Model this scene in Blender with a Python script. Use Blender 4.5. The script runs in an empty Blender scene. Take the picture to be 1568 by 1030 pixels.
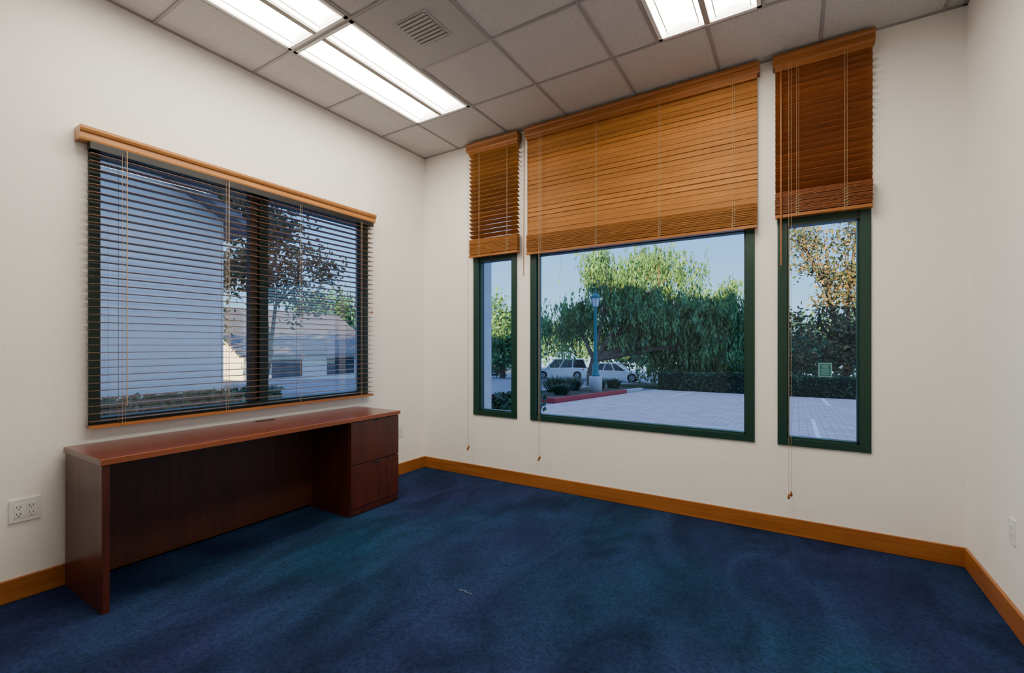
import bpy, math, random
import numpy as np
from mathutils import Vector, Matrix
random.seed(7)
rng = np.random.default_rng(11)
S = bpy.context.scene
COL = S.collection

# ------------------------------------------------------------------ mesh builder
class B:
    def __init__(s):
        s.v=[]; s.f=[]; s.m=[]; s.sm=[]
    def add(s, vs, fs, m=0, smooth=False):
        o=len(s.v); s.v+= [tuple(v) for v in vs]
        for f in fs:
            s.f.append(tuple(i+o for i in f)); s.m.append(m); s.sm.append(smooth)
    def box(s,x0,x1,y0,y1,z0,z1,m=0):
        vs=[(x0,y0,z0),(x1,y0,z0),(x1,y1,z0),(x0,y1,z0),(x0,y0,z1),(x1,y0,z1),(x1,y1,z1),(x0,y1,z1)]
        s.add(vs,[(0,3,2,1),(4,5,6,7),(0,1,5,4),(1,2,6,5),(2,3,7,6),(3,0,4,7)],m)
    def rbox(s,c,d,mat3,m=0):
        hx,hy,hz=d[0]/2,d[1]/2,d[2]/2
        vs=[]
        for p in [(-hx,-hy,-hz),(hx,-hy,-hz),(hx,hy,-hz),(-hx,hy,-hz),(-hx,-hy,hz),(hx,-hy,hz),(hx,hy,hz),(-hx,hy,hz)]:
            vs.append(tuple(Vector(c)+mat3@Vector(p)))
        s.add(vs,[(0,3,2,1),(4,5,6,7),(0,1,5,4),(1,2,6,5),(2,3,7,6),(3,0,4,7)],m)
    def cyl(s,p0,p1,r,m=0,n=10,r1=None,smooth=True):
        p0=Vector(p0);p1=Vector(p1);r1=r if r1 is None else r1
        d=(p1-p0).normalized()
        a=d.orthogonal().normalized(); b=d.cross(a)
        vs=[];fs=[]
        for i in range(n):
            t=2*math.pi*i/n; o=a*math.cos(t)+b*math.sin(t)
            vs.append(p0+o*r); vs.append(p1+o*r1)
        for i in range(n):
            j=(i+1)%n; fs.append((2*i,2*j,2*j+1,2*i+1))
        s.add(vs,fs,m,smooth)
        s.add([vs[2*i] for i in range(n)],[tuple(range(n))[::-1]],m)
        s.add([vs[2*i+1] for i in range(n)],[tuple(range(n))],m)
    def lathe(s,c,prof,m=0,n=16,smooth=True):
        vs=[];fs=[]
        for (r,z) in prof:
            for i in range(n):
                t=2*math.pi*i/n
                vs.append((c[0]+r*math.cos(t),c[1]+r*math.sin(t),c[2]+z))
        for k in range(len(prof)-1):
            for i in range(n):
                j=(i+1)%n
                fs.append((k*n+i,k*n+j,(k+1)*n+j,(k+1)*n+i))
        s.add(vs,fs,m,smooth)
    def prism(s,pts,fn,a0,a1,m=0):
        n=len(pts)
        vs=[fn(u,v,a0) for u,v in pts]+[fn(u,v,a1) for u,v in pts]
        fs=[tuple(range(n))[::-1],tuple(range(n,2*n))]
        for i in range(n):
            j=(i+1)%n; fs.append((i,j,n+j,n+i))
        s.add(vs,fs,m)
    def build(s,name,mats,bevel=0,origin=None,fixn=False,rotz=0):
        me=bpy.data.meshes.new(name)
        v=np.array(s.v,dtype=float)
        if origin is None:
            mn=v.min(0);mx=v.max(0); origin=((mn[0]+mx[0])/2,(mn[1]+mx[1])/2,mn[2])
        if rotz==0: v=v-np.array(origin)
        me.from_pydata([tuple(p) for p in v],[],s.f)
        for mt in mats: me.materials.append(mt)
        me.polygons.foreach_set("material_index",s.m)
        me.polygons.foreach_set("use_smooth",s.sm)
        me.update()
        if fixn:
            import bmesh
            bm=bmesh.new(); bm.from_mesh(me); bmesh.ops.recalc_face_normals(bm,faces=bm.faces); bm.to_mesh(me); bm.free()
        ob=bpy.data.objects.new(name,me); COL.objects.link(ob)
        ob.location=origin
        if rotz: ob.rotation_euler=(0,0,rotz)
        if bevel:
            b=ob.modifiers.new("bevel","BEVEL"); b.width=bevel; b.segments=2; b.limit_method='ANGLE'; b.angle_limit=math.radians(40)
        return ob

# ------------------------------------------------------------------ materials
def newmat(name):
    m=bpy.data.materials.new(name); m.use_nodes=True
    nt=m.node_tree; bs=nt.nodes["Principled BSDF"]
    return m,nt,bs
def plain(name,col,rough=.5,metal=0,spec=.5,emit=None,es=0):
    m,nt,bs=newmat(name)
    bs.inputs["Base Color"].default_value=(*col,1); bs.inputs["Roughness"].default_value=rough
    bs.inputs["Metallic"].default_value=metal; bs.inputs["Specular IOR Level"].default_value=spec
    if emit: bs.inputs["Emission Color"].default_value=(*emit,1); bs.inputs["Emission Strength"].default_value=es
    return m
def noisy(name,cols,scale=(1,1,1),nscale=5,detail=6,rough=.6,spec=.5,bump=0,bscale=100,coord="Object",dist=0,pos=None,bdist=.01):
    m,nt,bs=newmat(name); N=nt.nodes; L=nt.links
    tc=N.new("ShaderNodeTexCoord"); mp=N.new("ShaderNodeMapping"); mp.inputs["Scale"].default_value=scale
    L.new(tc.outputs[coord],mp.inputs["Vector"])
    nz=N.new("ShaderNodeTexNoise"); nz.inputs["Scale"].default_value=nscale; nz.inputs["Detail"].default_value=detail
    nz.inputs["Distortion"].default_value=dist
    L.new(mp.outputs[0],nz.inputs["Vector"])
    cr=N.new("ShaderNodeValToRGB"); e=cr.color_ramp.elements
    k=len(cols)
    ps=pos or [.3+.4*i/(k-1) for i in range(k)]
    e[0].position=ps[0]; e[0].color=(*cols[0],1); e[1].position=ps[-1]; e[1].color=(*cols[-1],1)
    for i in range(1,k-1):
        q=e.new(ps[i]); q.color=(*cols[i],1)
    L.new(nz.outputs["Fac"],cr.inputs["Fac"]); L.new(cr.outputs["Color"],bs.inputs["Base Color"])
    bs.inputs["Roughness"].default_value=rough; bs.inputs["Specular IOR Level"].default_value=spec
    if bump:
        n2=N.new("ShaderNodeTexNoise"); n2.inputs["Scale"].default_value=bscale; n2.inputs["Detail"].default_value=4
        L.new(tc.outputs[coord],n2.inputs["Vector"])
        bp=N.new("ShaderNodeBump"); bp.inputs["Strength"].default_value=bump; bp.inputs["Distance"].default_value=bdist
        L.new(n2.outputs["Fac"],bp.inputs["Height"]); L.new(bp.outputs[0],bs.inputs["Normal"])
    return m
def wood(name,c0,c1,axis='x',rough=.35,spec=.5,island=0,fine=40):
    sc={'x':(.06,1,1),'y':(1,.06,1),'z':(1,1,.06)}[axis]
    m=noisy(name,[c0,tuple((a+b)/2 for a,b in zip(c0,c1)),c1],scale=sc,nscale=fine,detail=5,rough=rough,spec=spec,dist=.6)
    if island:
        nt=m.node_tree; N=nt.nodes; L=nt.links; bs=N["Principled BSDF"]
        lk=bs.inputs["Base Color"].links[0]; src=lk.from_socket
        g=N.new("ShaderNodeNewGeometry"); mr=N.new("ShaderNodeMapRange")
        mr.inputs["To Min"].default_value=1-island; mr.inputs["To Max"].default_value=1+island
        L.new(g.outputs["Random Per Island"],mr.inputs["Value"])
        hs=N.new("ShaderNodeHueSaturation"); L.new(mr.outputs[0],hs.inputs["Value"]); L.new(src,hs.inputs["Color"])
        L.new(hs.outputs[0],bs.inputs["Base Color"])
    return m
def leafmat(name,c0,c1,c2,trans=.25,patch=.9):
    m,nt,bs=newmat(name); N=nt.nodes; L=nt.links
    g=N.new("ShaderNodeNewGeometry"); cr=N.new("ShaderNodeValToRGB"); e=cr.color_ramp.elements
    e[0].position=0; e[0].color=(*c0,1); e[1].position=1; e[1].color=(*c2,1); q=e.new(.5); q.color=(*c1,1)
    L.new(g.outputs["Random Per Island"],cr.inputs["Fac"])
    tc=N.new("ShaderNodeTexCoord"); nz=N.new("ShaderNodeTexNoise"); nz.inputs["Scale"].default_value=patch; nz.inputs["Detail"].default_value=2
    L.new(tc.outputs["Object"],nz.inputs["Vector"]); mr=N.new("ShaderNodeMapRange"); mr.inputs["From Min"].default_value=.35; mr.inputs["From Max"].default_value=.65
    mr.inputs["To Min"].default_value=.6; mr.inputs["To Max"].default_value=1.45; L.new(nz.outputs["Fac"],mr.inputs["Value"])
    hs=N.new("ShaderNodeHueSaturation"); L.new(mr.outputs[0],hs.inputs["Value"]); L.new(cr.outputs[0],hs.inputs["Color"])
    L.new(hs.outputs[0],bs.inputs["Base Color"]); bs.inputs["Roughness"].default_value=.6
    tr=N.new("ShaderNodeBsdfTranslucent"); L.new(hs.outputs[0],tr.inputs["Color"])
    mx=N.new("ShaderNodeMixShader"); mx.inputs[0].default_value=trans
    L.new(bs.outputs[0],mx.inputs[1]); L.new(tr.outputs[0],mx.inputs[2])
    L.new(mx.outputs[0],N["Material Output"].inputs["Surface"])
    return m
def glassmat(name,tint,refl=.06):
    m=bpy.data.materials.new(name); m.use_nodes=True; nt=m.node_tree; N=nt.nodes; L=nt.links
    N.remove(N["Principled BSDF"])
    t=N.new("ShaderNodeBsdfTransparent"); t.inputs[0].default_value=(*tint,1)
    g=N.new("ShaderNodeBsdfGlossy"); g.inputs["Roughness"].default_value=0; 
    fr=N.new("ShaderNodeLayerWeight"); fr.inputs["Blend"].default_value=.12
    mr=N.new("ShaderNodeMapRange"); mr.inputs["To Min"].default_value=refl; mr.inputs["To Max"].default_value=.8
    L.new(fr.outputs["Fresnel"],mr.inputs["Value"])
    mx=N.new("ShaderNodeMixShader"); L.new(mr.outputs[0],mx.inputs[0]); L.new(t.outputs[0],mx.inputs[1]); L.new(g.outputs[0],mx.inputs[2])
    L.new(mx.outputs[0],N["Material Output"].inputs["Surface"])
    return m

M_wall=noisy("wall_paint",[(.84,.81,.755),(.87,.84,.785)],nscale=2,rough=.75,spec=.2,bump=.12,bscale=45,bdist=.01)
M_tile=noisy("acoustic_tile",[(.46,.445,.44),(.60,.585,.575)],nscale=120,detail=3,rough=.95,spec=.1,bump=.5,bscale=180,bdist=.004)
M_tbar=plain("tbar_metal",(.30,.29,.285),.5)
M_steel=plain("troffer_steel",(.75,.74,.72),.4)
M_dif=plain("diffuser_metal",(.36,.35,.345),.5)
M_slot=plain("dark_slot",(.18,.18,.18),.8)
M_green=plain("green_frame",(.004,.032,.020),.4)
M_glassB=glassmat("window_glass",(.95,.98,1.0),.02)
M_glassL=glassmat("window_glass_left",(.90,.94,.98),.13)
M_oak_x=wood("oak_x",(.24,.075,.012),(.36,.125,.024),'x')
M_oak_y=wood("oak_y",(.24,.075,.012),(.36,.125,.024),'y')
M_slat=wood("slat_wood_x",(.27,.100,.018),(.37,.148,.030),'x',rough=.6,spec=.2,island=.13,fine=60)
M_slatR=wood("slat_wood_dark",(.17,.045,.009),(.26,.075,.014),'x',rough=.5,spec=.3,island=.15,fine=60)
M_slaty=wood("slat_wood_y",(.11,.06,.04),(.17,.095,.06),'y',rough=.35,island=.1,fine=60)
M_val_x=wood("valance_x",(.24,.075,.012),(.34,.12,.022),'x',rough=.3,fine=60)
M_val_y=wood("valance_y",(.34,.13,.03),(.46,.20,.055),'y',rough=.3,fine=60)
M_cord=plain("cord",(.42,.28,.14),.8)
M_mah_y=wood("mahogany_y",(.075,.013,.006),(.13,.026,.010),'y',rough=.20,fine=30)
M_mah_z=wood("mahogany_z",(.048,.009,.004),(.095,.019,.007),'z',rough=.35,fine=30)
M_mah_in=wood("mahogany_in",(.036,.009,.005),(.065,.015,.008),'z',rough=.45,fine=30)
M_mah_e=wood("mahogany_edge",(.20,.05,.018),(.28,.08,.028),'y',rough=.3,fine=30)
M_black=plain("black_plastic",(.01,.01,.01),.4)
M_white=plain("white_plastic",(.75,.74,.72),.35)

# carpet
def carpet():
    m,nt,bs=newmat("blue_carpet"); N=nt.nodes; L=nt.links
    tc=N.new("ShaderNodeTexCoord")
    def noise(sc,scale=(1,1,1),det=5,dist=0,rot=0):
        mp=N.new("ShaderNodeMapping"); mp.inputs["Scale"].default_value=scale; mp.inputs["Rotation"].default_value=(0,0,rot)
        L.new(tc.outputs["Object"],mp.inputs[0]); n=N.new("ShaderNodeTexNoise"); n.inputs["Scale"].default_value=sc
        n.inputs["Detail"].default_value=det; n.inputs["Distortion"].default_value=dist; L.new(mp.outputs[0],n.inputs["Vector"]); return n
    a=noise(.75,det=3); cr=N.new("ShaderNodeValToRGB"); e=cr.color_ramp.elements
    e[0].position=.35; e[0].color=(.0135,.0185,.058,1); e[1].position=.68; e[1].color=(.0075,.030,.062,1)
    q=e.new(.50); q.color=(.0110,.0235,.060,1)
    L.new(a.outputs["Fac"],cr.inputs[0])
    b=noise(2.6,(1,.45,1),det=8,dist=1.4,rot=.6); mr=N.new("ShaderNodeMapRange")
    mr.inputs["From Min"].default_value=.33; mr.inputs["From Max"].default_value=.67; mr.inputs["To Min"].default_value=.70; mr.inputs["To Max"].default_value=1.45
    L.new(b.outputs["Fac"],mr.inputs["Value"])
    c=noise(70,det=4); mr2=N.new("ShaderNodeMapRange"); mr2.inputs["From Min"].default_value=.3; mr2.inputs["From Max"].default_value=.7
    mr2.inputs["To Min"].default_value=.65; mr2.inputs["To Max"].default_value=1.35; L.new(c.outputs["Fac"],mr2.inputs["Value"])
    mu=N.new("ShaderNodeMath"); mu.operation='MULTIPLY'; L.new(mr.outputs[0],mu.inputs[0]); L.new(mr2.outputs[0],mu.inputs[1])
    hs=N.new("ShaderNodeHueSaturation"); L.new(cr.outputs[0],hs.inputs["Color"]); L.new(mu.outputs[0],hs.inputs["Value"])
    L.new(hs.outputs[0],bs.inputs["Base Color"])
    bs.inputs["Roughness"].default_value=.95; bs.inputs["Specular IOR Level"].default_value=.05
    n3=noise(260,det=2); bp=N.new("ShaderNodeBump"); bp.inputs["Strength"].default_value=.5; bp.inputs["Distance"].default_value=.008
    L.new(n3.outputs["Fac"],bp.inputs["Height"]); L.new(bp.outputs[0],bs.inputs["Normal"])
    return m
M_carpet=carpet()

# ------------------------------------------------------------------ room dims
XL,XR,YB,YF,H=-3.388,.849,3.69,-1.25,3.29
T=.16; HT=3.62
SILL,TOP=.612,3.13
WX=[(-2.729,-2.228),(-2.081,-.253),(-.113,.403)]
LY0,LY1,LZ0,LZ1=.943,2.917,.835,2.43

b=B(); b.box(XL-.1,XR+.1,YF-.1,YB+.1,-.12,0); b.build("floor",[M_carpet])
b=B(); xs=[XL-T]+[v for w in WX for v in w]+[XR+T]
for i in range(0,8,2): b.box(xs[i],xs[i+1],YB,YB+T,-.14,HT)
for w in WX:
    b.box(w[0],w[1],YB,YB+T,-.14,SILL); b.box(w[0],w[1],YB,YB+T,TOP,HT)
b.build("wall_back",[M_wall])
b=B(); b.box(XL-T,XL,YF,LY0,-.14,HT); b.box(XL-T,XL,LY1,YB,-.14,HT); b.box(XL-T,XL,LY0,LY1,-.14,LZ0); b.box(XL-T,XL,LY0,LY1,LZ1,HT)
b.build("wall_left",[M_wall])
b=B(); b.box(XR,XR+T,YF,YB,-.14,HT); b.build("wall_right",[M_wall])
DX0,DX1=-1.0,-.08
b=B(); b.box(XL-T,XR+T,YF-T,YF,-.14,HT)
b.build("wall_front",[M_wall])
b=B(); b.box(DX0+.06,DX1-.06,YF+.002,YF+.03,0.01,2.04,0)
b.box(DX0,DX0+.06,YF+.001,YF+.04,0,2.1,1); b.box(DX1-.06,DX1,YF+.001,YF+.04,0,2.1,1); b.box(DX0,DX1,YF+.001,YF+.04,2.04,2.1,1)
b.cyl((DX0+.12,YF+.03,1.0),(DX0+.12,YF+.08,1.0),.012,2); b.cyl((DX0+.12,YF+.075,1.0),(DX0+.23,YF+.075,1.0),.010,2)
b.build("door_1",[M_mah_z,M_oak_x,M_steel])

BH,BT=.115,.016
def base(name,x0,x1,y0,y1,m): 
    b=B(); b.box(x0,x1,y0,y1,0.0,BH); b.build(name,[m],bevel=.004)
base("baseboard_back",XL,XR,YB-BT,YB,M_oak_x)
base("baseboard_left",XL,XL+BT,YF,YB-BT,M_oak_y)
base("baseboard_right",XR-BT,XR,YF,YB-BT,M_oak_y)
b=B(); b.box(XL+BT,DX0,YF,YF+BT,0,BH); b.box(DX1,XR-BT,YF,YF+BT,0,BH); b.build("baseboard_front",[M_oak_x],bevel=.004)

# ceiling
gx=[XL,-2.914,-2.304,-1.694,-1.084,-.474,.136,.746,XR]
gx2=[XL,-2.914,-2.304,-1.694,-1.084,-.774,-.164,.136,.746,XR]
gy=[YB,3.08,2.47,1.86,1.25,.64,.03,-.58,YF]
TROF=[(-2.914,-2.304,1.86,3.08),(-2.914,-2.304,.64,1.86),(-.774,-.164,1.86,3.08),(-.774,-.164,.64,1.86)]
DIF=(-2.304,-1.694,1.86,2.47)
b=B()
for j in range(len(gy)-1):
    y1,y0=gy[j],gy[j+1]
    g=gx2 if y0>.6 and y1<3.1 else gx
    for i in range(len(g)-1):
        x0,x1=g[i],g[i+1]; cx,cy=(x0+x1)/2,(y0+y1)/2
        if any(t[0]<cx<t[1] and t[2]<cy<t[3] for t in TROF+[DIF]): continue
        b.box(x0+.001,x1-.001,y0+.001,y1-.001,H+.002,H+.02,0)
    for x in g[1:-1]:
        cy=(y0+y1)/2
        if any(t[0]<x-.01 and x+.01<t[1] and t[2]<cy<t[3] for t in TROF): continue
        b.box(x-.009,x+.009,y0,y1,H-.004,H+.003,1)
for y in gy[1:-1]:
    if y in(2.47,1.25):
        seg=[(XL,-2.914),(-2.304,-.774),(-.164,XR)]
    else: seg=[(XL,XR)]
    for s0,s1 in seg: b.box(s0,s1,y-.009,y+.009,H-.0045,H+.003,1)
b.box(XL,XR,YB-.02,YB,H-.003,H+.003,1); b.box(XL,XL+.02,YF,YB,H-.003,H+.003,1); b.box(XR-.02,XR,YF,YB,H-.003,H+.003,1)
b.build("ceiling",[M_tile,M_tbar])
b=B(); b.box(XL-.6,XR+.6,YF-.6,YB+.5,HT,HT+.25); b.build("sky_block_roof",[plain("roof_grey",(.35,.34,.33),.9)])  # unseen slab, added to stop sky light leaking past the ceiling tiles

# troffers
def lens_mat():
    m,nt,bs=newmat("troffer_lens")
    bs.inputs["Base Color"].default_value=(.9,.9,.88,1); bs.inputs["Roughness"].default_value=.4
    bs.inputs["Emission Color"].default_value=(1,.915,.78,1); bs.inputs["Emission Strength"].default_value=21
    return m
M_lens=lens_mat()
for (x0,x1,y0,y1) in TROF:
    b=B(); z=H; f=.022
    b.box(x0+.012,x1-.012,y0+.012,y0+.012+f,z-.008,z+.005,0); b.box(x0+.012,x1-.012,y1-.012-f,y1-.012,z-.008,z+.005,0)
    b.box(x0+.012,x0+.012+f,y0+.012,y1-.012,z-.008,z+.005,0); b.box(x1-.012-f,x1-.012,y0+.012,y1-.012,z-.008,z+.005,0)
    b.box(x0+.012,x1-.012,y0+.012,y1-.012,z+.12,z+.13,0)
    for (a0,a1,c0,c1) in [(x0+.012,x0+.02,y0+.012,y1-.012),(x1-.02,x1-.012,y0+.012,y1-.012),(x0+.012,x1-.012,y0+.012,y0+.02),(x0+.012,x1-.012,y1-.02,y1-.012)]:
        b.box(a0,a1,c0,c1,z,z+.125,0)
    cx=(x0+x1)/2
    b.box(cx-.016,cx+.016,y0+.03,y1-.03,z-.008,z+.02,2)
    for (u0,u1) in [(x0+.036,cx-.018),(cx+.018,x1-.036)]:
        n=10; ys=[y0+.034,y1-.034]
        vs=[];fs=[]
        for i in range(n+1):
            t=i/n; x=u0+(u1-u0)*t; zz=z+.008+.045*math.sin(math.pi*t)
            vs+= [(x,ys[0],zz),(x,ys[1],zz)]
        for i in range(n): fs.append((2*i,2*i+1,2*i+3,2*i+2))
        b.add(vs,fs,1,True)
        for q in (.0,1.0):
            y=ys[0] if q==0 else ys[1]
            b.add([(u0+(u1-u0)*i/n,y,z+.008+.045*math.sin(math.pi*i/n)) for i in range(n+1)],[tuple(range(n+1))],0)
        for q in (.12,.88):
            x=u0+(u1-u0)*q; zz=z+.004+.045*math.sin(math.pi*q)
            b.box(x-.003,x+.003,ys[0],ys[1],zz-.006,zz,2)
    b.build("ceiling_light_troffer",[M_steel,M_lens,plain("troffer_spine",(.35,.33,.30),.5)])

# air diffuser
b=B(); x0,x1,y0,y1=DIF; z=H
b.box(x0+.010,x1-.010,y0+.010,y1-.010,z-.006,z+.006,0)
cx,cy=(x0+x1)/2,(y0+y1)/2
b.box(cx-.13,cx+.13,cy-.13,cy+.13,z-.009,z-.006,0)
for k in range(8):
    yy=cy-.105+.21*k/7
    b.rbox((cx,yy,z-.012),(.22,.022,.002),Matrix.Rotation(math.radians(10),3,'X'),0)
    b.box(cx-.11,cx+.11,yy+.011,yy+.016,z-.0100,z-.009,1)
b.build("air_vent_diffuser",[M_dif,M_slot])

# ------------------------------------------------------------------ windows
def window_back(name,x0,x1,extra=None):
    b=B(); f=.058; ya,yb=YB-.012,YB+.075
    b.box(x0,x0+f,ya,yb,SILL,TOP,0); b.box(x1-f,x1,ya,yb,SILL,TOP,0)
    b.box(x0,x1,ya+.001,yb,SILL,SILL+.045,0); b.box(x0,x1,ya+.001,yb,TOP-.05,TOP,0)
    b.box(x0+f,x1-f,ya+.012,yb,2.115,2.18,0)
    g=.012
    b.box(x0+f,x0+f+g,ya+.03,yb,SILL+.045,TOP-.05,0); b.box(x1-f-g,x1-f,ya+.03,yb,SILL+.045,TOP-.05,0); b.box(x0+f,x1-f,ya+.03,yb,SILL+.045,SILL+.045+g,0)
    b.add([(x0+f,YB+.05,SILL+.04),(x1-f,YB+.05,SILL+.04),(x1-f,YB+.05,TOP-.04),(x0+f,YB+.05,TOP-.04)],[(0,1,2,3)],1)
    b.build(name,[M_green,M_glassB])
for i,w in enumerate(WX): window_back("window_%d"%(i+1),*w)
b=B(); f=.05; xa,xb=XL-.08,XL+.012
b.box(xa,xb,LY0,LY0+f,LZ0,LZ1,0); b.box(xa,xb,LY1-f,LY1,LZ0,LZ1,0); b.box(xa,xb-.001,LY0,LY1,LZ0,LZ0+f,0); b.box(xa,xb-.001,LY0,LY1,LZ1-f,LZ1,0)
cy=1.93; b.box(xa,xb-.004,cy-.02,cy+.045,LZ0,LZ1,0); b.box(xa+.01,xb-.03,cy-.075,cy-.02,LZ0,LZ1,2)
for (u,v) in((LY0+f,cy-.07),(cy+.045,LY1-f)):
    b.add([(XL-.05,u,LZ0+.04),(XL-.05,v,LZ0+.04),(XL-.05,v,LZ1-.04),(XL-.05,u,LZ1-.04)],[(0,1,2,3)],1)
b.build("window_4",[M_green,M_glassL,plain("bronze_sash",(.06,.035,.02),.4)])

# ------------------------------------------------------------------ blinds
def tassel(b,p,m=2):
    b.lathe((p[0],p[1],p[2]-.035),[(0.001,0),(.007,.002),(.009,.012),(.005,.028),(.002,.036)],m,8)
def crown(b,fn,a0,a1,z0,z1,m):
    h=z1-z0
    pts=[(0.0,z0),(.068,z0),(.072,z0+.15*h),(.072,z0+.55*h),(.080,z0+.62*h),(.086,z0+.8*h),(.086,z1),(0,z1)]
    b.prism(pts,fn,a0,a1,m)
def blind_back(name,x0,x1,v0,v1,tilt,tvar,cords,slatm,zb,nst,pulls,wand):
    b=B(); yc=YB-.045
    crown(b,lambda u,v,a:(a,YB-.002-u,v),v0,v1,3.195,3.268,1)
    b.box(x0,x1,yc-.025,yc+.025,3.16,3.20,1)
    zs=zb+.022
    for k in range(nst):
        zs+=.0068
        b.rbox(((x0+x1)/2+random.uniform(-.002,.002),yc,zs),(x1-x0,.05,.0032),Matrix.Rotation(math.radians(random.uniform(-3,3)),3,'X'),0)
    b.box(x0,x1,yc-.026,yc+.026,zb,zb+.02,1)
    z=zs+.03
    p=.0415; k=0
    while z<3.165:
        t=tilt+tvar*math.sin(k*1.05)+random.uniform(-1,1)
        b.rbox(((x0+x1)/2,yc,z),(x1-x0,.050,.003),Matrix.Rotation(math.radians(t),3,'X'),0); z+=p; k+=1
    for x in cords:
        b.cyl((x,yc-.029,zb),(x,yc-.029,3.19),.0012,2,5); b.cyl((x+.012,yc-.028,zb),(x+.012,yc-.028,3.19),.0009,2,5)
        for k in range(7):
            zz=zb+.02+k*.018; b.cyl((x-.010,yc-.027,zz),(x+.022,yc-.030,zz+.012),.0014,2,5)
    for (x,zbot) in pulls:
        b.cyl((x,yc-.04,zbot),(x,yc-.04,3.19),.0011,2,5); b.cyl((x+.014,yc-.04,zbot+.02),(x+.014,yc-.04,3.19),.0011,2,5)
        tassel(b,(x,yc-.04,zbot),1); tassel(b,(x+.014,yc-.04,zbot+.02),1)
    for (x,zbot) in wand:
        b.cyl((x,yc-.045,zbot),(x,yc-.036,3.17),.0045,1,8)
    b.build(name,[slatm,M_val_x,M_cord],fixn=True)
blind_back("wood_blind",-2.741,-2.186,-2.772,-2.179,-28,1,[-2.62,-2.30],M_slat,2.155,22,[(-2.745,.30)],[])
blind_back("wood_blind",-2.092,-.236,-2.109,-.220,83,4,[-1.94,-1.424,-.906,-.389],M_slat,2.12,22,[(-1.955,.30)],[(-2.105,1.93)])
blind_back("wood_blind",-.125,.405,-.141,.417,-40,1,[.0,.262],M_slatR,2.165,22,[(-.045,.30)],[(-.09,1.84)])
# left wall blind
b=B(); xc=XL+.055
crown(b,lambda u,v,a:(XL+.002+u*1.05,a,v),.885,2.95,2.425,2.498,1)
b.box(xc-.025,xc+.025,.93,2.925,2.385,2.425,3)
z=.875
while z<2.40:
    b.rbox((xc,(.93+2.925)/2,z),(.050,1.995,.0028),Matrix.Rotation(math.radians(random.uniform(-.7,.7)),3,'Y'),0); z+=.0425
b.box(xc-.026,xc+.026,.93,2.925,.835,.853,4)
for y in [1.07,1.637,2.19,2.78]:
    b.cyl((xc+.028,y,.845),(xc+.028,y,2.40),.0011,2,5); b.cyl((xc-.028,y,.845),(xc-.028,y,2.40),.0011,2,5); b.cyl((xc+.028,y+.014,.845),(xc+.028,y+.014,2.40),.0008,2,5)
b.cyl((xc+.036,1.655,.95),(xc+.036,1.655,2.42),.0012,2,5); b.cyl((xc+.036,1.09,.95),(xc+.036,1.09,2.42),.0025,2,6)
tassel(b,(xc+.03,2.90,1.62),1); b.cyl((xc+.03,2.90,1.62),(xc+.03,2.90,2.42),.0012,2,5)
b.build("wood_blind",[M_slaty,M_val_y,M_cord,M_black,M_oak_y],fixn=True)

# sticker on right window
b=B(); b.box(.125,.20,YB+.042,YB+.046,1.085,1.18,0); b.box(.131,.194,YB+.0405,YB+.042,1.091,1.174,1)
for k,(w_) in enumerate((.045,.03,.05,.04,.045)): b.box(.1625-w_/2,.1625+w_/2,YB+.0395,YB+.0405,1.158-k*.014,1.163-k*.014,0)
b.build("security_sticker_sign",[plain("sticker_white",(.18,.36,.36),.5),plain("sticker_teal",(.01,.12,.12),.5)])

# ------------------------------------------------------------------ outlets
def outlet(name,side,y,z,gangs):
    b=B(); w=.07+.046*(gangs-1); h=.115
    X=XL if side=='L' else XR; s_=1 if side=='L' else -1
    def bx(d0,d1,y0,y1,z0,z1,m):
        a,c=X+s_*d0,X+s_*d1; b.box(min(a,c),max(a,c),y0,y1,z0,z1,m)
    bx(0,.006,y-w/2,y+w/2,z-h/2,z+h/2,0)
    for g in range(gangs):
        yc=y+(g-(gangs-1)/2)*.046
        bx(.006,.008,yc-.0165,yc+.0165,z-.034,z+.034,0)
        for q in(-1,1):
            bx(.008,.0084,yc-.008,yc-.0055,z+q*.018-.004,z+q*.018+.006,1); bx(.008,.0084,yc+.0055,yc+.008,z+q*.018-.004,z+q*.018+.006,1)
            bx(.008,.0084,yc-.0025,yc+.0025,z+q*.018-.012,z+q*.018-.008,1)
    b.build(name,[M_white,M_black],bevel=.0015)
outlet("wall_outlet",'L',.693,.452,2); outlet("wall_outlet",'L',3.33,.445,1); outlet("wall_outlet",'R',3.02,.44,1)

# ------------------------------------------------------------------ desk
b=B(); dx0,dx1,dy0,dy1=-3.366,-2.83,.835,2.79; zt=.75
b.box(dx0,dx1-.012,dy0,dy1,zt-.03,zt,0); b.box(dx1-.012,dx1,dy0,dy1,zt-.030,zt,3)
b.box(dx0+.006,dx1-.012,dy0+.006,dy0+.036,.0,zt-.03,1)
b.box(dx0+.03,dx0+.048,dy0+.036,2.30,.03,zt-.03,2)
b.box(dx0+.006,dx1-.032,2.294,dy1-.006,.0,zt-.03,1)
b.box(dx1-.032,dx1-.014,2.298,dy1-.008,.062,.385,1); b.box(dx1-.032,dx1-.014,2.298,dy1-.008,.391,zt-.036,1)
b.box(dx1-.032,dx1-.026,2.298,dy1-.008,.006,.056,1)
for zz in(.385,zt-.036):
    b.box(dx1-.018,dx1-.010,2.515,2.575,zz-.016,zz-.004,4)
b.box(dx0+.05,dx0+.09,1.84,1.97,zt,zt+.003,4)
b.build("desk",[M_mah_y,M_mah_z,M_mah_in,M_mah_e,M_black],bevel=.0025)

# carpet lint scrap
b=B(); 
for k in range(6):
    a=random.uniform(-.5,.5); b.rbox((-1.52+k*.014,1.93+random.uniform(-.006,.006),.002),(.022,.004,.003),Matrix.Rotation(a,3,'Z'),0)
b.build("carpet_lint",[plain("lint",(.10,.14,.20),.9)])

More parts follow.
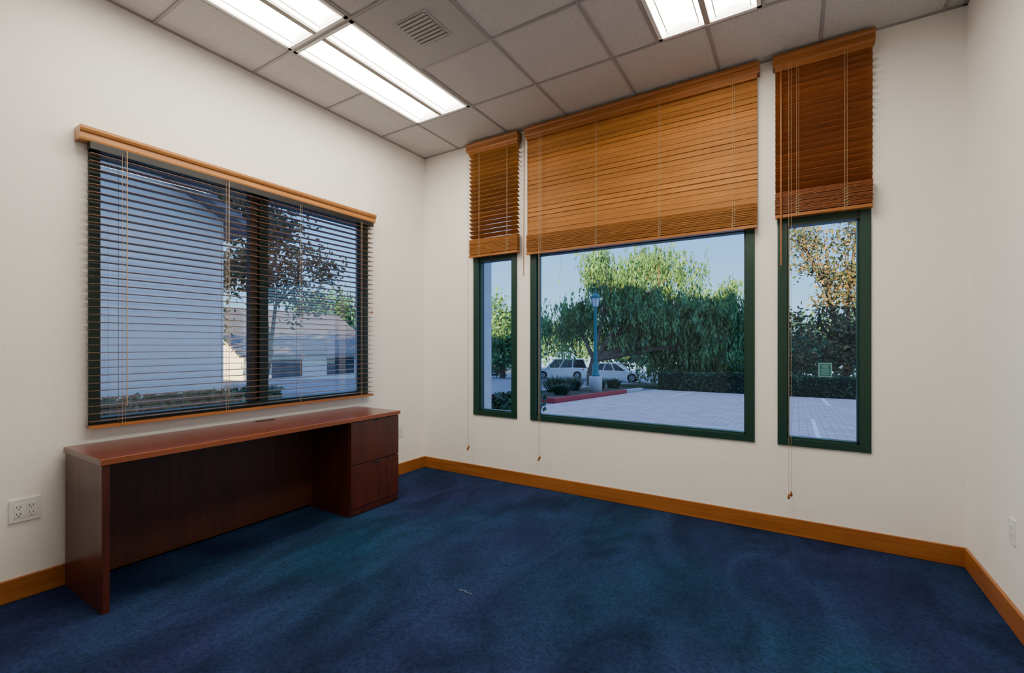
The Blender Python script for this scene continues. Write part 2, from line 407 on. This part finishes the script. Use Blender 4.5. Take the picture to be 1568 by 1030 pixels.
# ------------------------------------------------------------------ exterior
def gz(y): return -.15 if y<4.2 else -.15-.045*(y-4.2)
M_asph=noisy("asphalt",[(.22,.23,.27),(.32,.33,.38)],nscale=2,rough=.9,spec=.2)
M_conc=noisy("concrete",[(.42,.43,.46),(.52,.53,.56)],nscale=4,rough=.9,spec=.2)
b=B(); 
def gquad(x0,x1,y0,y1,dz,m):
    b.add([(x0,y0,gz(y0)+dz),(x1,y0,gz(y0)+dz),(x1,y1,gz(y1)+dz),(x0,y1,gz(y1)+dz)],[(0,1,2,3)],m)
gquad(-90,90,-60,4.2,-.02,0); gquad(-90,90,4.2,130,-.02,0)
b.build("ground_asphalt",[M_asph])
def brick():
    m,nt,bs=newmat("brick_pavers"); N=nt.nodes; L=nt.links
    tc=N.new("ShaderNodeTexCoord"); br=N.new("ShaderNodeTexBrick"); br.inputs["Scale"].default_value=1
    br.inputs["Color1"].default_value=(.62,.47,.47,1); br.inputs["Color2"].default_value=(.82,.65,.63,1); br.inputs["Mortar"].default_value=(.36,.32,.35,1)
    br.inputs["Mortar Size"].default_value=.012; br.inputs["Brick Width"].default_value=.3; br.inputs["Row Height"].default_value=.15
    L.new(tc.outputs["Object"],br.inputs["Vector"]); L.new(br.outputs["Color"],bs.inputs["Base Color"]); bs.inputs["Roughness"].default_value=.85
    return m
M_brick=brick(); M_stripe=plain("stripe_paint",(.9,.9,.9),.8)
b=B()
gquad(-3.9,24,3.9,4.2,0,0); gquad(-3.9,24,4.2,9,0,0); gquad(-6.5,24,9,25,0,0)
for x in [-1.8,.9,3.6,6.3,-4.5]:
    gquad(x,x+.12,19.5,24.6,.008,1)
for x in [.3,3.0,5.7]:
    gquad(x,x+.08,9.5,14.0,.008,1)
b.build("brick_parking_lot",[M_brick,M_stripe],fixn=False)

# generic foliage: leaves gathered in clumps on the crown lobes, strands hanging when droop>0
def foliage(b,blobs,n,leaf,droop,mi,seed=0,k=9,spread=.06,clumps=16,cs=.2):
    r=np.random.default_rng(seed)
    vols=np.array([bl[3]*bl[4]*bl[5] for bl in blobs])**.67; pr=vols/vols.sum()
    cl=[]
    for bl in blobs:
        L_=[]
        for _ in range(clumps):
            d=r.normal(size=3); d/=np.linalg.norm(d); rad=r.uniform(.45,.98)
            L_.append((np.array(bl[:3])+d*np.array(bl[3:6])*rad, r.uniform(.6,1.3)))
        cl.append(L_)
    idx=r.choice(len(blobs),n,p=pr)
    for ii in idx:
        bl=blobs[ii]; c,sz=cl[ii][r.integers(0,clumps)]
        p=c+r.normal(size=3)*np.array(bl[3:6])*cs*sz
        Ln=r.uniform(.3,1)*droop*sz
        for q in range(k):
            pp=p+r.normal(size=3)*spread + (np.array([0,0,-Ln*q/k]) if droop>0 else r.normal(size=3)*leaf*1.5)
            u=r.normal(size=3); u/=np.linalg.norm(u); w=np.cross(u,r.normal(size=3)); w/=np.linalg.norm(w)+1e-6
            if droop>0: u=u*.5+np.array([0,0,-.9])
            s1=leaf*r.uniform(.6,1.3); s2=s1*.45
            b.add([pp-u*s1,pp-w*s2,pp+u*s1,pp+w*s2],[(0,1,2,3)],mi)
def limb(b,pts,r0,r1,m):
    n=len(pts)-1
    for i in range(n):
        a=r0+(r1-r0)*i/n; c=r0+(r1-r0)*(i+1)/n
        b.cyl(pts[i],pts[i+1],a,m,8,c)
M_bark=noisy("bark",[(.08,.055,.04),(.17,.12,.09)],scale=(1,1,.3),nscale=8,rough=.9)
M_pep=leafmat("pepper_leaf",(.05,.15,.08),(.12,.28,.12),(.24,.40,.12),.3)
M_dk=leafmat("dark_leaf",(.04,.13,.08),(.10,.24,.13),(.18,.34,.15),.25,.5)
M_br=leafmat("brownish_leaf",(.05,.10,.06),(.15,.16,.08),(.36,.22,.10),.3,1.2)
M_hg=leafmat("hedge_leaf",(.02,.065,.04),(.045,.11,.06),(.07,.16,.065),.15)

def tree(name,base,blobs,n,leaf,droop,leafm,tr=.25,seed=1,k=9,spread=.06,clumps=16,cs=.2):
    b=B(); base=Vector(base)
    top=base+Vector((.15,.1,1.5)); limb(b,[base,base+Vector((-.05,.05,.7)),top],tr,tr*.8,0)
    for bl in blobs:
        c=Vector(bl[:3]); mid=(top+c)/2+Vector((random.uniform(-.3,.3),random.uniform(-.3,.3),.3))
        limb(b,[top,mid,c,c+Vector((0,0,bl[5]*.6))],tr*.5,.03,0)
        for q in range(5):
            e=c+Vector((random.uniform(-.8,.8)*bl[3],random.uniform(-.7,.7)*bl[4],random.uniform(-.1,.8)*bl[5]))
            limb(b,[mid,(mid+e)/2+Vector((0,0,.2)),e],tr*.18,.012,0)
    foliage(b,blobs,n,leaf,droop,1,seed,k,spread,clumps,cs)
    b.build(name,[M_bark,leafm])
tree("pepper_tree",(-9.9,24.5,gz(24.5)),[(-9.4,27,5.0,2.6,2.4,2.5),(-6.9,27.6,4.9,2.5,2.4,2.6),(-8.0,27,2.7,3.9,2.5,1.9),(-4.8,29,3.1,2.2,2.2,1.9),(-11.9,25.6,2.9,1.6,1.9,1.6),(-3.0,29.3,2.9,1.7,2,2.1),(-5.5,28.6,1.2,3.0,1.6,1.5),(-3.6,29,1.1,2.6,1.6,1.5)],6200,.12,1.3,M_pep,.28,3,k=10,clumps=28,cs=.18)
tree("background_tree",(-15,56,gz(56)),[(-15,56,1.5,5,3,3),(-24,56,1.8,5,3,3.2),(-33,56,2.2,5,3,3.4),(-6,56,1.0,5,3,3),(4,56,1.2,5,3,3.2),(-42,57,2,5,3,3)],1500,.32,0,M_dk,.3,5,spread=.4)
tree("background_tree",(7,39,gz(39)),[(4.6,39,1.2,3.0,3,2.8),(9,39,3.4,3.4,3,3.6),(0,39,.4,3,2,2.1),(-5,39,.2,3,2,1.8)],1400,.2,0,M_dk,.3,6,spread=.25)
tree("oak_tree",(2.4,32.6,gz(32.6)),[(.3,32,7.4,1.5,1.2,.8),(2.9,32,7.8,1.7,1.5,1.4),(1.5,32,5.6,1.5,1.2,.9),(3.2,32.2,4.6,1.5,1.3,1.4),(1.1,32,2.6,1.9,1.2,1.4),(3.0,32,1.4,1.9,1.4,1.7),(.4,32,.5,1.7,1.2,1.1)],900,.145,0,M_br,.24,8,k=7,spread=.23,clumps=10,cs=.2)
tree("background_tree",(-20.4,31.5,gz(31.5)),[(-20.6,31.5,2.6,2.0,2,2.5),(-19.9,31,.8,2.0,2,2.0)],650,.18,0,M_pep,.25,9,spread=.2)

def hedge(name,x0,x1,y0,y1,h,n,seed):
    b=B(); za=gz((y0+y1)/2)-.05; b.box(x0+.08,x1-.08,y0+.08,y1-.08,za,za+h-.06,1)
    r=np.random.default_rng(seed)
    for i in range(n):
        f=r.integers(0,3); p=np.array([r.uniform(x0,x1),r.uniform(y0,y1),za+r.uniform(0,h)])
        if f==0: p[1]=y0+r.uniform(-.03,.08)
        elif f==1: p[2]=za+h+r.uniform(-.08,.04)
        else: p[0]=(x0 if r.random()<.5 else x1)+r.uniform(-.05,.05)
        u=r.normal(size=3);u/=np.linalg.norm(u);w=np.cross(u,r.normal(size=3));w/=np.linalg.norm(w);s1=.07
        b.add([p-u*s1,p-w*s1*.6,p+u*s1,p+w*s1*.6],[(0,1,2,3)],0)
    b.build(name,[M_hg,plain("hedge_core",(.012,.03,.018),.9)])
hedge("hedge",-6.3,10,25.2,26.0,1.0,9000,1)
hedge("hedge",-4.55,-4.0,6.3,7.6,.72,900,2)
hedge("hedge",-9.0,-8.4,2.2,5.2,.65,2000,3)

# planter island with red curb and grasses
b=B()
def slab(x0,x1,y0,y1,h,m):
    a,c=gz(y0),gz(y1)
    b.add([(x0,y0,a-.05),(x1,y0,a-.05),(x1,y1,c-.05),(x0,y1,c-.05),(x0,y0,a+h),(x1,y0,a+h),(x1,y1,c+h),(x0,y1,c+h)],[(0,3,2,1),(4,5,6,7),(0,1,5,4),(1,2,6,5),(2,3,7,6),(3,0,4,7)],m)
slab(-8.9,-6.75,13.4,23,.13,0); slab(-6.75,-6.55,13.2,20.5,.15,1); slab(-6.75,-6.55,20.5,23,.15,2); slab(-9.1,-6.75,13.2,13.4,.15,1); slab(-9.1,-8.9,13.4,23,.15,2)
b.build("planter_island",[noisy("mulch",[(.05,.05,.035),(.10,.09,.06)],nscale=6,rough=.95),plain("red_curb",(.42,.04,.05),.7),M_conc])
def grass_clump(name,x,y,rad,n,h,seed):
    b=B(); r=np.random.default_rng(seed); z=gz(y)+.12
    for i in range(n):
        a=r.uniform(0,6.28); q=r.uniform(0,rad*.4); L_=h*r.uniform(.6,1.1); lean=r.uniform(.2,1.0)*rad
        p0=np.array([x+q*math.cos(a),y+q*math.sin(a),z]); d=np.array([math.cos(a),math.sin(a),0]); s_=np.array([-d[1],d[0],0])*.03
        p1=p0+d*lean*.5+np.array([0,0,L_*.75]); p2=p0+d*lean*1.1+np.array([0,0,L_])
        b.add([p0-s_,p0+s_,p1+s_*.7,p1-s_*.7,p2],[(0,1,2,3),(3,2,4)],0)
    b.build(name,[M_hg])
for i,(x,y,r_,h_) in enumerate([(-8.2,16.5,.8,.65),(-7.6,19.6,.6,.5),(-8.3,18.4,.7,.6),(-7.3,15.2,.5,.4),(-7.6,21.6,.6,.5),(-8.2,14.4,.6,.4)]):
    grass_clump("ornamental_grass",x,y,r_,220,h_,20+i)
b=B(); slab(-9.0,14,26.1,31.0,.12,0); b.build("grass_verge",[noisy("verge",[(.04,.07,.03),(.08,.10,.05)],nscale=5,rough=.95)])

# street lamp
M_teal=plain("teal_paint",(.02,.17,.19),.4); M_lampglass=plain("lamp_glass",(.55,.62,.66),.2)
b=B(); lx,ly=-7.07,17.97; lz=gz(ly)+.1
b.lathe((lx,ly,lz),[(.001,0),(.27,0),(.27,.62),(.25,.68),(.001,.68)],2,20)
b.lathe((lx,ly,lz+.68),[(.001,0),(.17,0),(.17,.06),(.13,.12),(.12,.45),(.09,.52),(.075,.60),(.06,2.7),(.075,2.74),(.05,2.8),(.09,2.87),(.001,2.87)],0,16)
b.lathe((lx,ly,lz+3.55),[(.001,0),(.12,0),(.19,.36),(.001,.36)],1,6,False)
b.lathe((lx,ly,lz+3.91),[(.001,0),(.23,0),(.17,.10),(.05,.20),(.03,.24),(.04,.28),(.001,.34)],0,12)
for i in range(6):
    t=2*math.pi*i/6; b.cyl((lx+.125*math.cos(t),ly+.125*math.sin(t),lz+3.55),(lx+.195*math.cos(t),ly+.195*math.sin(t),lz+3.92),.012,0,5)
b.build("street_lamp",[M_teal,M_lampglass,M_conc])

# cars
M_cg=plain("car_glass",(.02,.03,.04),.08); M_tire=plain("tire",(.012,.012,.012),.8); M_rim=plain("rim",(.4,.4,.42),.3,.8)
def car(name,x,y,rot,col,suv=True):
    b=B(); L_,W=4.7,1.84; hh=1.68 if suv else 1.42; bl=.95 if suv else .86
    body=[(-2.35,.32),(-2.35,.75),(-2.28,.95 if suv else .88),(-1.2,bl+.03),(.95,bl),(2.0,bl-.10),(2.3,.68),(2.35,.35),(1.9,.28),(-2.0,.28)]
    b.prism(body,lambda u,v,a:(u,a,v),-W/2,W/2,0)
    if suv: bot=(-2.22,1.15,bl-.02); top=(-1.95,.45,hh-.05)
    else: bot=(-1.75,1.0,bl-.02); top=(-1.05,.25,hh-.05)
    w0,w1=W/2-.04,W/2-.22
    vs=[(bot[0],-w0,bot[2]),(bot[1],-w0,bot[2]),(bot[1],w0,bot[2]),(bot[0],w0,bot[2]),(top[0],-w1,top[2]),(top[1],-w1,top[2]),(top[1],w1,top[2]),(top[0],w1,top[2])]
    b.add(vs,[(0,1,5,4),(1,2,6,5),(2,3,7,6),(3,0,4,7)],1)
    b.box(top[0]-.03,top[1]+.03,-w1-.02,w1+.02,top[2],top[2]+.06,0)
    for s_ in(-1,1):
        for t in(0,.36,.68,1):
            ub=bot[0]+(bot[1]-bot[0])*t; ut=top[0]+(top[1]-top[0])*t
            b.cyl((ub,s_*(w0+.005),bot[2]),(ut,s_*(w1+.005),top[2]),.045,0,6)
        for wx in(-1.42,1.42):
            b.cyl((wx,s_*(W/2-.2),.34),(wx,s_*(W/2+.01),.34),.345,2,20); b.cyl((wx,s_*(W/2),.34),(wx,s_*(W/2+.02),.34),.21,3,14)
        b.box(2.2,2.33,s_*.62-.18,s_*.62+.18,.62,.76,3); b.box(-2.36,-2.3,s_*.72-.12,s_*.72+.12,.75,.95,4)
        b.box(.85,1.0,s_*(W/2+.08)-.08,s_*(W/2+.08)+.08,.95,1.07,0)
    ob=b.build(name,[plain(name+"_paint",col,.25),M_cg,M_tire,M_rim,plain("tail_light",(.4,.02,.02),.3)],bevel=.03,rotz=rot,origin=(x,y,gz(y)))
    return ob
car("suv",-17.2,35.6,math.radians(205),(.88,.89,.9),True)
car("car",-12.0,34.6,math.radians(8),(.88,.89,.9),False)
car("car",-6.6,34.2,math.radians(5),(.8,.82,.84),False)
car("car",-26.0,36.5,math.radians(20),(.35,.02,.02),False)
car("car",-33,26.5,math.radians(120),(.7,.72,.75),False)

# exterior pillar next to the back left window
b=B(); b.box(-3.8,-3.36,4.75,4.92,gz(4.8)-.02,3.9,0); b.box(-3.84,-3.32,4.71,4.96,gz(4.8)-.02,.15,0); b.box(-3.84,-3.32,4.71,4.96,3.7,3.9,0)
b.build("porch_pillar",[noisy("pillar_stucco",[(.42,.47,.56),(.5,.55,.63)],nscale=6,rough=.9)])

# neighbouring buildings seen through left window
M_stuc=noisy("stucco_white",[(.88,.84,.79),(.93,.90,.86)],nscale=3,rough=.9,spec=.2)
M_roof=noisy("shingle_roof",[(.18,.17,.19),(.28,.26,.28)],scale=(1,1,6),nscale=4,rough=.9)
def house(name,x0,x1,y0,y1,zw,zr,m_w,gable='y',win=None):
    b=B(); zb=gz((y0+y1)/2)-.3
    b.box(x0,x1,y0,y1,zb,zw,0)
    o=.45
    if gable=='x':
        ym=(y0+y1)/2
        b.add([(x1,y0,zw),(x1,y1,zw),(x1,ym,zr-.1)],[(0,1,2)],0); b.add([(x0,y0,zw),(x0,y1,zw),(x0,ym,zr-.1)],[(0,2,1)],0)
        for (ya,za,yb_,zb_) in((y0-o,zw-.25,ym,zr),(y1+o,zw-.25,ym,zr)):
            b.add([(x0-o,ya,za),(x1+o,ya,za),(x1+o,yb_,zb_),(x0-o,yb_,zb_),(x0-o,ya,za+.15),(x1+o,ya,za+.15),(x1+o,yb_,zb_+.15),(x0-o,yb_,zb_+.15)],[(0,3,2,1),(4,5,6,7),(0,1,5,4),(1,2,6,5),(2,3,7,6),(3,0,4,7)],1)
    else:
        xm=(x0+x1)/2
        b.add([(x0,y0,zw),(x1,y0,zw),(xm,y0,zr-.1)],[(0,1,2)],0); b.add([(x0,y1,zw),(x1,y1,zw),(xm,y1,zr-.1)],[(0,2,1)],0)
        for (xa,za,xb_,zb_) in((x0-o,zw-.25,xm,zr),(x1+o,zw-.25,xm,zr)):
            b.add([(xa,y0-o,za),(xb_,y0-o,zb_),(xb_,y1+o,zb_),(xa,y1+o,za),(xa,y0-o,za+.15),(xb_,y0-o,zb_+.15),(xb_,y1+o,zb_+.15),(xa,y1+o,za+.15)],[(0,3,2,1),(4,5,6,7),(0,1,5,4),(1,2,6,5),(2,3,7,6),(3,0,4,7)],1)
    for w in (win or []): b.box(*w,2); 
    b.build(name,[m_w,M_roof,plain("dark_window",(.05,.07,.10),.15)])
house("neighbour_building",-18,-10.2,-6.5,5.0,3.9,7.0,M_stuc,'x')
house("distant_house",-33,-24.5,13,21.5,.9,3.4,M_stuc,'y',[(-24.55,-24.45,14.5,16.3,-.5,.5),(-24.55,-24.45,18,20,-.5,.5)])
tree("street_tree",(-12.2,7.0,gz(8)),[(-12.4,6.9,3.9,1.2,1.2,1.2),(-12.8,8.4,3.1,1.1,1.0,1.0),(-12.0,6.3,4.9,1.2,1.1,1.0)],620,.09,0,M_br,.11,12,k=8,spread=.16,clumps=9)
tree("background_tree",(-40,29,gz(29)),[(-40,29,3.0,3.2,3,3.2),(-45,33,3.6,3.4,3,3.4)],700,.24,0,M_dk,.2,13,spread=.3)
tree("background_tree",(-23,10,gz(10)),[(-23,9.4,2.0,1.8,1.6,2.0)],260,.16,0,M_dk,.18,14,spread=.2)

# unseen block added behind the room to keep low sun off the lot
b=B(); b.box(-9.4,30,-16,-3.2,-.3,9.2,0)
for i in range(7):
    for zz in(1,4.1,7.1): b.box(-7+i*5,-5+i*5,-3.25,-3.17,zz,zz+1.5,1)
b.box(-9.6,30.3,-16.3,-2.9,9.2,9.5,2)
b.build("sun_blocker_block",[M_stuc,plain("sun_blocker_window",(.03,.045,.06),.15),M_roof])

# ------------------------------------------------------------------ light
w=bpy.data.worlds.new("sky"); S.world=w; w.use_nodes=True; N=w.node_tree.nodes; L=w.node_tree.links
tc=N.new("ShaderNodeTexCoord"); sp=N.new("ShaderNodeSeparateXYZ"); L.new(tc.outputs["Generated"],sp.inputs[0])
cr=N.new("ShaderNodeValToRGB"); e=cr.color_ramp.elements
e[0].position=0; e[0].color=(.56,.80,1.0,1); e[1].position=.9; e[1].color=(.30,.46,.92,1); q=e.new(.10); q.color=(.34,.66,1,1); q=e.new(.28); q.color=(.20,.50,1,1); q=e.new(.5); q.color=(.26,.48,.96,1)
L.new(sp.outputs["Z"],cr.inputs[0])
bg=N["Background"]; bg.inputs["Strength"].default_value=1.55
L.new(cr.outputs[0],bg.inputs["Color"])
sd=bpy.data.lights.new("sun","SUN"); sd.energy=16; sd.angle=math.radians(.6); sd.color=(1,.76,.30)
so=bpy.data.objects.new("sun",sd); COL.objects.link(so); so.location=(5,-20,12)
az,el=math.radians(12),math.radians(9.5)
d=Vector((-math.sin(az)*math.cos(el),math.cos(az)*math.cos(el),-math.sin(el))); so.rotation_euler=d.to_track_quat('-Z','Y').to_euler()

# ------------------------------------------------------------------ camera
cd=bpy.data.cameras.new("camera"); cd.sensor_width=36; cd.lens=16.16; cd.shift_y=.0083; cd.clip_start=.05; cd.clip_end=500
co=bpy.data.objects.new("camera",cd); COL.objects.link(co); co.location=(0,0,1.3); co.rotation_euler=(math.radians(90),0,math.radians(31.77))
S.camera=co
